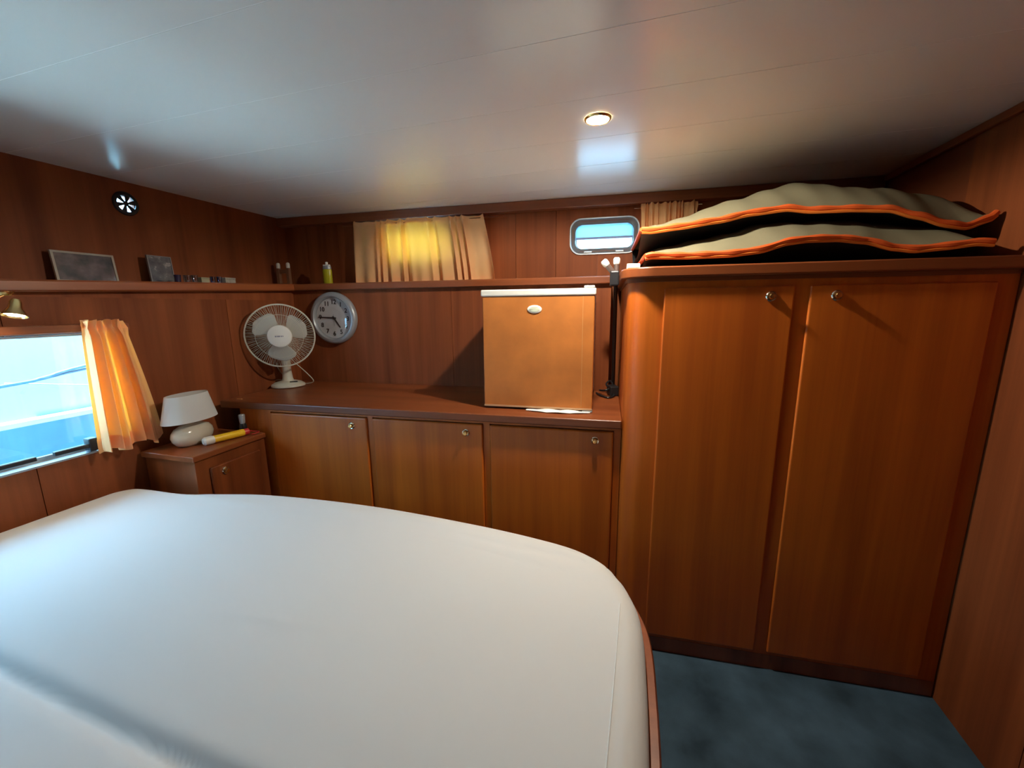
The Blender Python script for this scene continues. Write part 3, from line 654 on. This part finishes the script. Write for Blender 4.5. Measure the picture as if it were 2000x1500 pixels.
# ------------------------------------------------------------------ things on the left shelf
def photo_mat(name, cols, scale):
    m, nt, b = newmat(name); tc = nt.nodes.new('ShaderNodeTexCoord'); n_ = nt.nodes.new('ShaderNodeTexNoise'); n_.inputs['Scale'].default_value = scale; n_.inputs['Detail'].default_value = 3
    nt.links.new(tc.outputs['Object'], n_.inputs['Vector']); r = nt.nodes.new('ShaderNodeValToRGB'); r.color_ramp.elements.remove(r.color_ramp.elements[1])
    for i, (p, c_) in enumerate(cols):
        e = r.color_ramp.elements[0] if i == 0 else r.color_ramp.elements.new(p)
        e.position = p; e.color = (*c_, 1)
    nt.links.new(n_.outputs[0], r.inputs[0]); nt.links.new(r.outputs[0], b.inputs['Base Color']); b.inputs['Roughness'].default_value = 0.25
    return m
def frame_thing(name, label, cat, y_, w, h, fw, fmat, pmat, lean, x):
    zz = zsh(y_)
    e = thing(name, label, cat, (x, y_, zz+0.0005), PI/2)
    T = Matrix.Rotation(-lean,4,'X')
    fr_ = MB()
    fr_.box(-w/2,w/2,0,0.010,0,fw); fr_.box(-w/2,w/2,0,0.010,h-fw,h); fr_.box(-w/2,-w/2+fw,0,0.010,fw,h-fw); fr_.box(w/2-fw,w/2,0,0.010,fw,h-fw)
    fr_.v = [T @ Vector(p) for p in fr_.v]; fr_.build('frame', fmat, e)
    ph_ = MB().box(-w/2+fw,w/2-fw,0.003,0.008,fw,h-fw); ph_.v = [T @ Vector(p) for p in ph_.v]; ph_.build('photo', pmat, e)
    return e
frame_thing('picture_frame', 'wide framed photograph leaning on the shelf below the round vent', 'picture frame', 1.150, 0.205, 0.122, 0.008, plain('pale_frame', (0.42,0.36,0.29), 0.5), photo_mat('faded_photo', [(0.3,(0.06,0.06,0.065)),(0.48,(0.14,0.11,0.11)),(0.58,(0.20,0.15,0.15)),(0.7,(0.30,0.31,0.36))], 17), 0.10, -2.205)
frame_thing('photo_card', 'small grey photo card standing beside the little glasses', 'photo card', 1.421, 0.104, 0.128, 0.004, plain('card_edge', (0.25,0.25,0.26), 0.5), photo_mat('grey_photo', [(0.3,(0.10,0.10,0.12)),(0.55,(0.17,0.17,0.19)),(0.62,(0.42,0.40,0.40)),(0.72,(0.2,0.2,0.22))], 28), 0.08, -2.185)
def glass_cup(y_, x, r, h, label, m_):
    e = thing('shot_glass', label, 'glass', (x, y_, zsh(y_)+0.0005))
    MB().lathe([(0.001,0.0),(r*0.82,0.0),(r*0.86,0.004),(r,h),(r-0.0015,h),(r*0.84,0.008),(0.001,0.008)], 24).build('cup', m_, e, smooth=True)
    return e
glass_cup(1.405, -2.070, 0.014, 0.036, 'dark little glass in front of the photo card', plain('dark_glass', (0.03,0.02,0.05), 0.1))
glass_cup(1.452, -2.075, 0.016, 0.036, 'clear little glass between photo card and tan box', M['tumbler'])
glass_cup(1.487, -2.075, 0.014, 0.038, 'clear little glass touching the tan box', M['tumbler'])
glass_cup(1.580, -2.080, 0.012, 0.034, 'blue tinted little glass right beside the tan box', glassy('blue_glass', (0.45,0.55,0.75), 0.25, 0.04))
glass_cup(1.613, -2.080, 0.012, 0.034, 'blue tinted little glass beside the mottled stone box', glassy('blue_glass2', (0.40,0.58,0.85), 0.30, 0.04))
def tinbox(y_, x, w, d_, h, label, m_, cat):
    e = thing('little_box', label, cat, (x, y_, zsh(y_)+0.0008), PI/2)
    MB().box(-w/2,w/2,-d_/2,d_/2,0,h*0.72).build('body', m_, e, bevel=0.0015)
    MB().box(-w/2-0.001,w/2+0.001,-d_/2-0.001,d_/2+0.001,h*0.72,h).build('lid', m_, e, bevel=0.0015)
tinbox(1.536, -2.085, 0.040, 0.03, 0.028, 'plain tan box between the little glasses', M['tan'], 'box')
tinbox(1.668, -2.085, 0.056, 0.03, 0.030, 'mottled grey beige box at the end of the little glasses', M['stone'], 'box')
# things on the back shelf
zb = 1.528
ht = thing('candle_stand', 'small brown wooden stand with two white tips on the corner shelf', 'candle stand', B(-1.990, 2.245, zb), TH)
for sx in (-0.036, 0.036):
    MB().box(sx-0.011, sx+0.011, -0.010, 0.010, 0.0, 0.108).build('post', plain('brown_wood', (0.22,0.10,0.05), 0.5), ht, bevel=0.002)
    MB().lathe([(0.010,0.108),(0.0115,0.114),(0.0115,0.132),(0.008,0.140),(0.001,0.142)], 18, Matrix.Translation((sx,0,0))).build('white_tip', M['white'], ht, smooth=True)
MB().box(-0.025, 0.025, -0.008, 0.008, 0.0, 0.018).build('rail', bpy.data.materials['brown_wood'], ht)
MB().box(-0.025, 0.025, -0.008, 0.008, 0.078, 0.100).build('rail', bpy.data.materials['brown_wood'], ht)
lb = thing('spray_bottle', 'small yellow green bottle with white nozzle on the shelf above the clock', 'bottle', B(-1.677, 2.245, zb), TH)
MB().lathe([(0.026,0.0),(0.029,0.004),(0.029,0.085),(0.027,0.092),(0.001,0.093)], 28, None, 1.0, 0.7).build('body', M['lime'], lb, smooth=True)
MB().lathe([(0.026,0.092),(0.027,0.100),(0.024,0.112),(0.001,0.114)], 28, None, 1.0, 0.7).build('collar', M['silver'], lb, smooth=True)
MB().box(-0.022,0.020,-0.008,0.008,0.112,0.120).build('lever', M['white'], lb, bevel=0.002)
MB().lathe([(0.007,0.119),(0.008,0.134),(0.001,0.136)], 14).build('nozzle', M['white'], lb, smooth=True)

# ------------------------------------------------------------------ folded khaki bags on the wardrobe
TPIP = [(0.109, 1.653), (0.143, 1.651), (0.237, 1.66), (0.365, 1.676), (0.469, 1.696), (0.577, 1.705), (0.653, 1.693), (0.75, 1.69), (0.861, 1.681), (0.944, 1.655), (1.026, 1.627), (1.078, 1.618), (1.139, 1.639), (1.155, 1.654)]
TRDG = [(0.104, 1.66), (0.154, 1.696), (0.303, 1.737), (0.445, 1.78), (0.58, 1.817), (0.685, 1.829), (0.752, 1.819), (0.906, 1.791), (1.09, 1.764), (1.155, 1.745)]
LPIP = [(0.121,1.553),(0.140,1.557),(0.262,1.552),(0.386,1.552),(0.474,1.560),(0.559,1.583),(0.614,1.589),(0.697,1.589),(0.778,1.579),(0.859,1.555),(0.911,1.547),(0.985,1.552),(1.056,1.560),(1.095,1.556)]
LRDG = [(0.121,1.575),(0.158,1.597),(0.430,1.646),(0.527,1.668),(0.624,1.674),(0.706,1.674),(0.810,1.668),(0.929,1.655),(1.095,1.620)]
def bag(name, label, pip, rdg, vfront, under, zfloor, seed, ridge):
    u0, u1 = pip[0][0], pip[-1][0]; uc = (u0+u1)/2
    e = thing(name, label, 'bag', B(uc, vfront, zfloor), TH)
    N = 60
    def wr(u, t): return 0.004*sin(23*u+seed+3*t)*sin(PI*t)+0.003*sin(61*u+5*t+seed)*sin(PI*t)
    top, bot = MB(), MB(); pl = []
    def dep(s_): return 0.010*sin(9*s_+seed)
    def ftop(s_, t):
        u = u0+(u1-u0)*s_; zp = interp(pip, u); zr = interp(rdg, u)
        ed = min(1, s_/0.04, (1-s_)/0.05); ed = math.sqrt(max(0, 1-(1-ed)**2))
        zr = zp+(zr-zp)*ed
        v = vfront+dep(s_)+0.62*t
        tr_ = ridge/0.62
        if t < tr_: k_ = t/tr_; z = zp+(zr-zp)*(0.65*sin(PI/2*k_)+0.35*k_)
        else: k_ = (t-tr_)/(1-tr_); z = zr+(zp+0.01-zr)*k_**2.2
        return (u-uc, v-vfront, z+wr(u,t)*ed-zfloor)
    top.grid(ftop, N, 26)
    def fbot(s_, t):
        u = u0+(u1-u0)*s_; zp = interp(pip, u)
        v = vfront+dep(s_)+0.62*t
        zu = under(u)
        k_ = min(1, t/0.34); z = zp+(min(zu, zp-0.004)-zp)*sin(PI/2*k_)
        if t > 0.75: z += (zp+0.01-z)*((t-0.75)/0.25)**2
        return (u-uc, v-vfront, max(z, zfloor+0.002)-zfloor)
    bot.grid(fbot, N, 20)
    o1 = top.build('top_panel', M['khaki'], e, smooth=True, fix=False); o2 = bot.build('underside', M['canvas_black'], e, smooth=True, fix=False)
    for o_ in (o1, o2):
        for p in o_.data.polygons: p.use_smooth = True
    edge = [Vector(ftop(i/80, 0))+Vector((0,-0.003,0)) for i in range(81)]
    MB().tube(edge, [0.0085+0.0015*sin(i*0.9) for i in range(81)], 8).build('piping', M['orange'], e, smooth=True)
    edge2 = [p+Vector((0,-0.001,-0.011)) for p in edge]
    MB().tube(edge2, 0.0055, 6).build('zip_tape', plain('bright_orange_zip', (0.80,0.20,0.02), 0.6), e, smooth=True)
    side = [Vector(ftop(0, t/20)) for t in range(21)]
    MB().tube(side, 0.008, 8).build('side_piping', M['orange'], e, smooth=True)
    return e
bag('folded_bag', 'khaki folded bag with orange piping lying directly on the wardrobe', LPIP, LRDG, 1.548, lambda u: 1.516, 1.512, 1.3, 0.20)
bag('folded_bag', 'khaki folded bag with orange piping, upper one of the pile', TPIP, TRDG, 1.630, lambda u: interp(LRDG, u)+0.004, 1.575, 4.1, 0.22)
# ------------------------------------------------------------------ folded frame with white end caps beside the wardrobe
fs = thing('folding_frame', 'folded metal frame with white end caps standing beside the wardrobe', 'folding frame', B(0.024, 1.78, 0.948), TH)
def leg(p0, p1, capdir):
    MB().tube([p0, p1], 0.011, 10).build('leg', plain('brown_grey_tube', (0.13,0.09,0.08), 0.4, 0.3), fs, smooth=True)
    d_ = (Vector(p1)-Vector(p0)).normalized(); a_ = Vector(p1)-d_*0.004; 
    MB().tube([a_, a_+d_*0.006, a_+d_*0.022, a_+d_*0.028], [0.012,0.0145,0.0145,0.010], 12).build('end_cap', M['paper'], fs, smooth=True)
leg((0.002,0.0,0.555), (-0.036,-0.005,0.600), None)
leg((0.004,0.03,0.555), (0.004,0.035,0.608), None)
MB().box(-0.022,0.015,-0.022,0.05,0.515,0.575).build('clamp', M['darkmetal'], fs, bevel=0.006)
MB().tube([(0.012,0.338,0.009),(0.003,0.030,0.53)], 0.009, 10).build('upright', plain('dark_tube', (0.018,0.013,0.013), 0.5), fs, smooth=True)
tb = MB().tube([(0,0,0),(0.046,0.004,0)], 0.013, 14).build('white_tube', M['paper'], smooth=True); tb.location = B(0.064, 1.66, 1.526); tb.rotation_euler = (0,0,TH); tag(tb, 'short white plastic tube lying on the wardrobe beside the bags', 'tube')
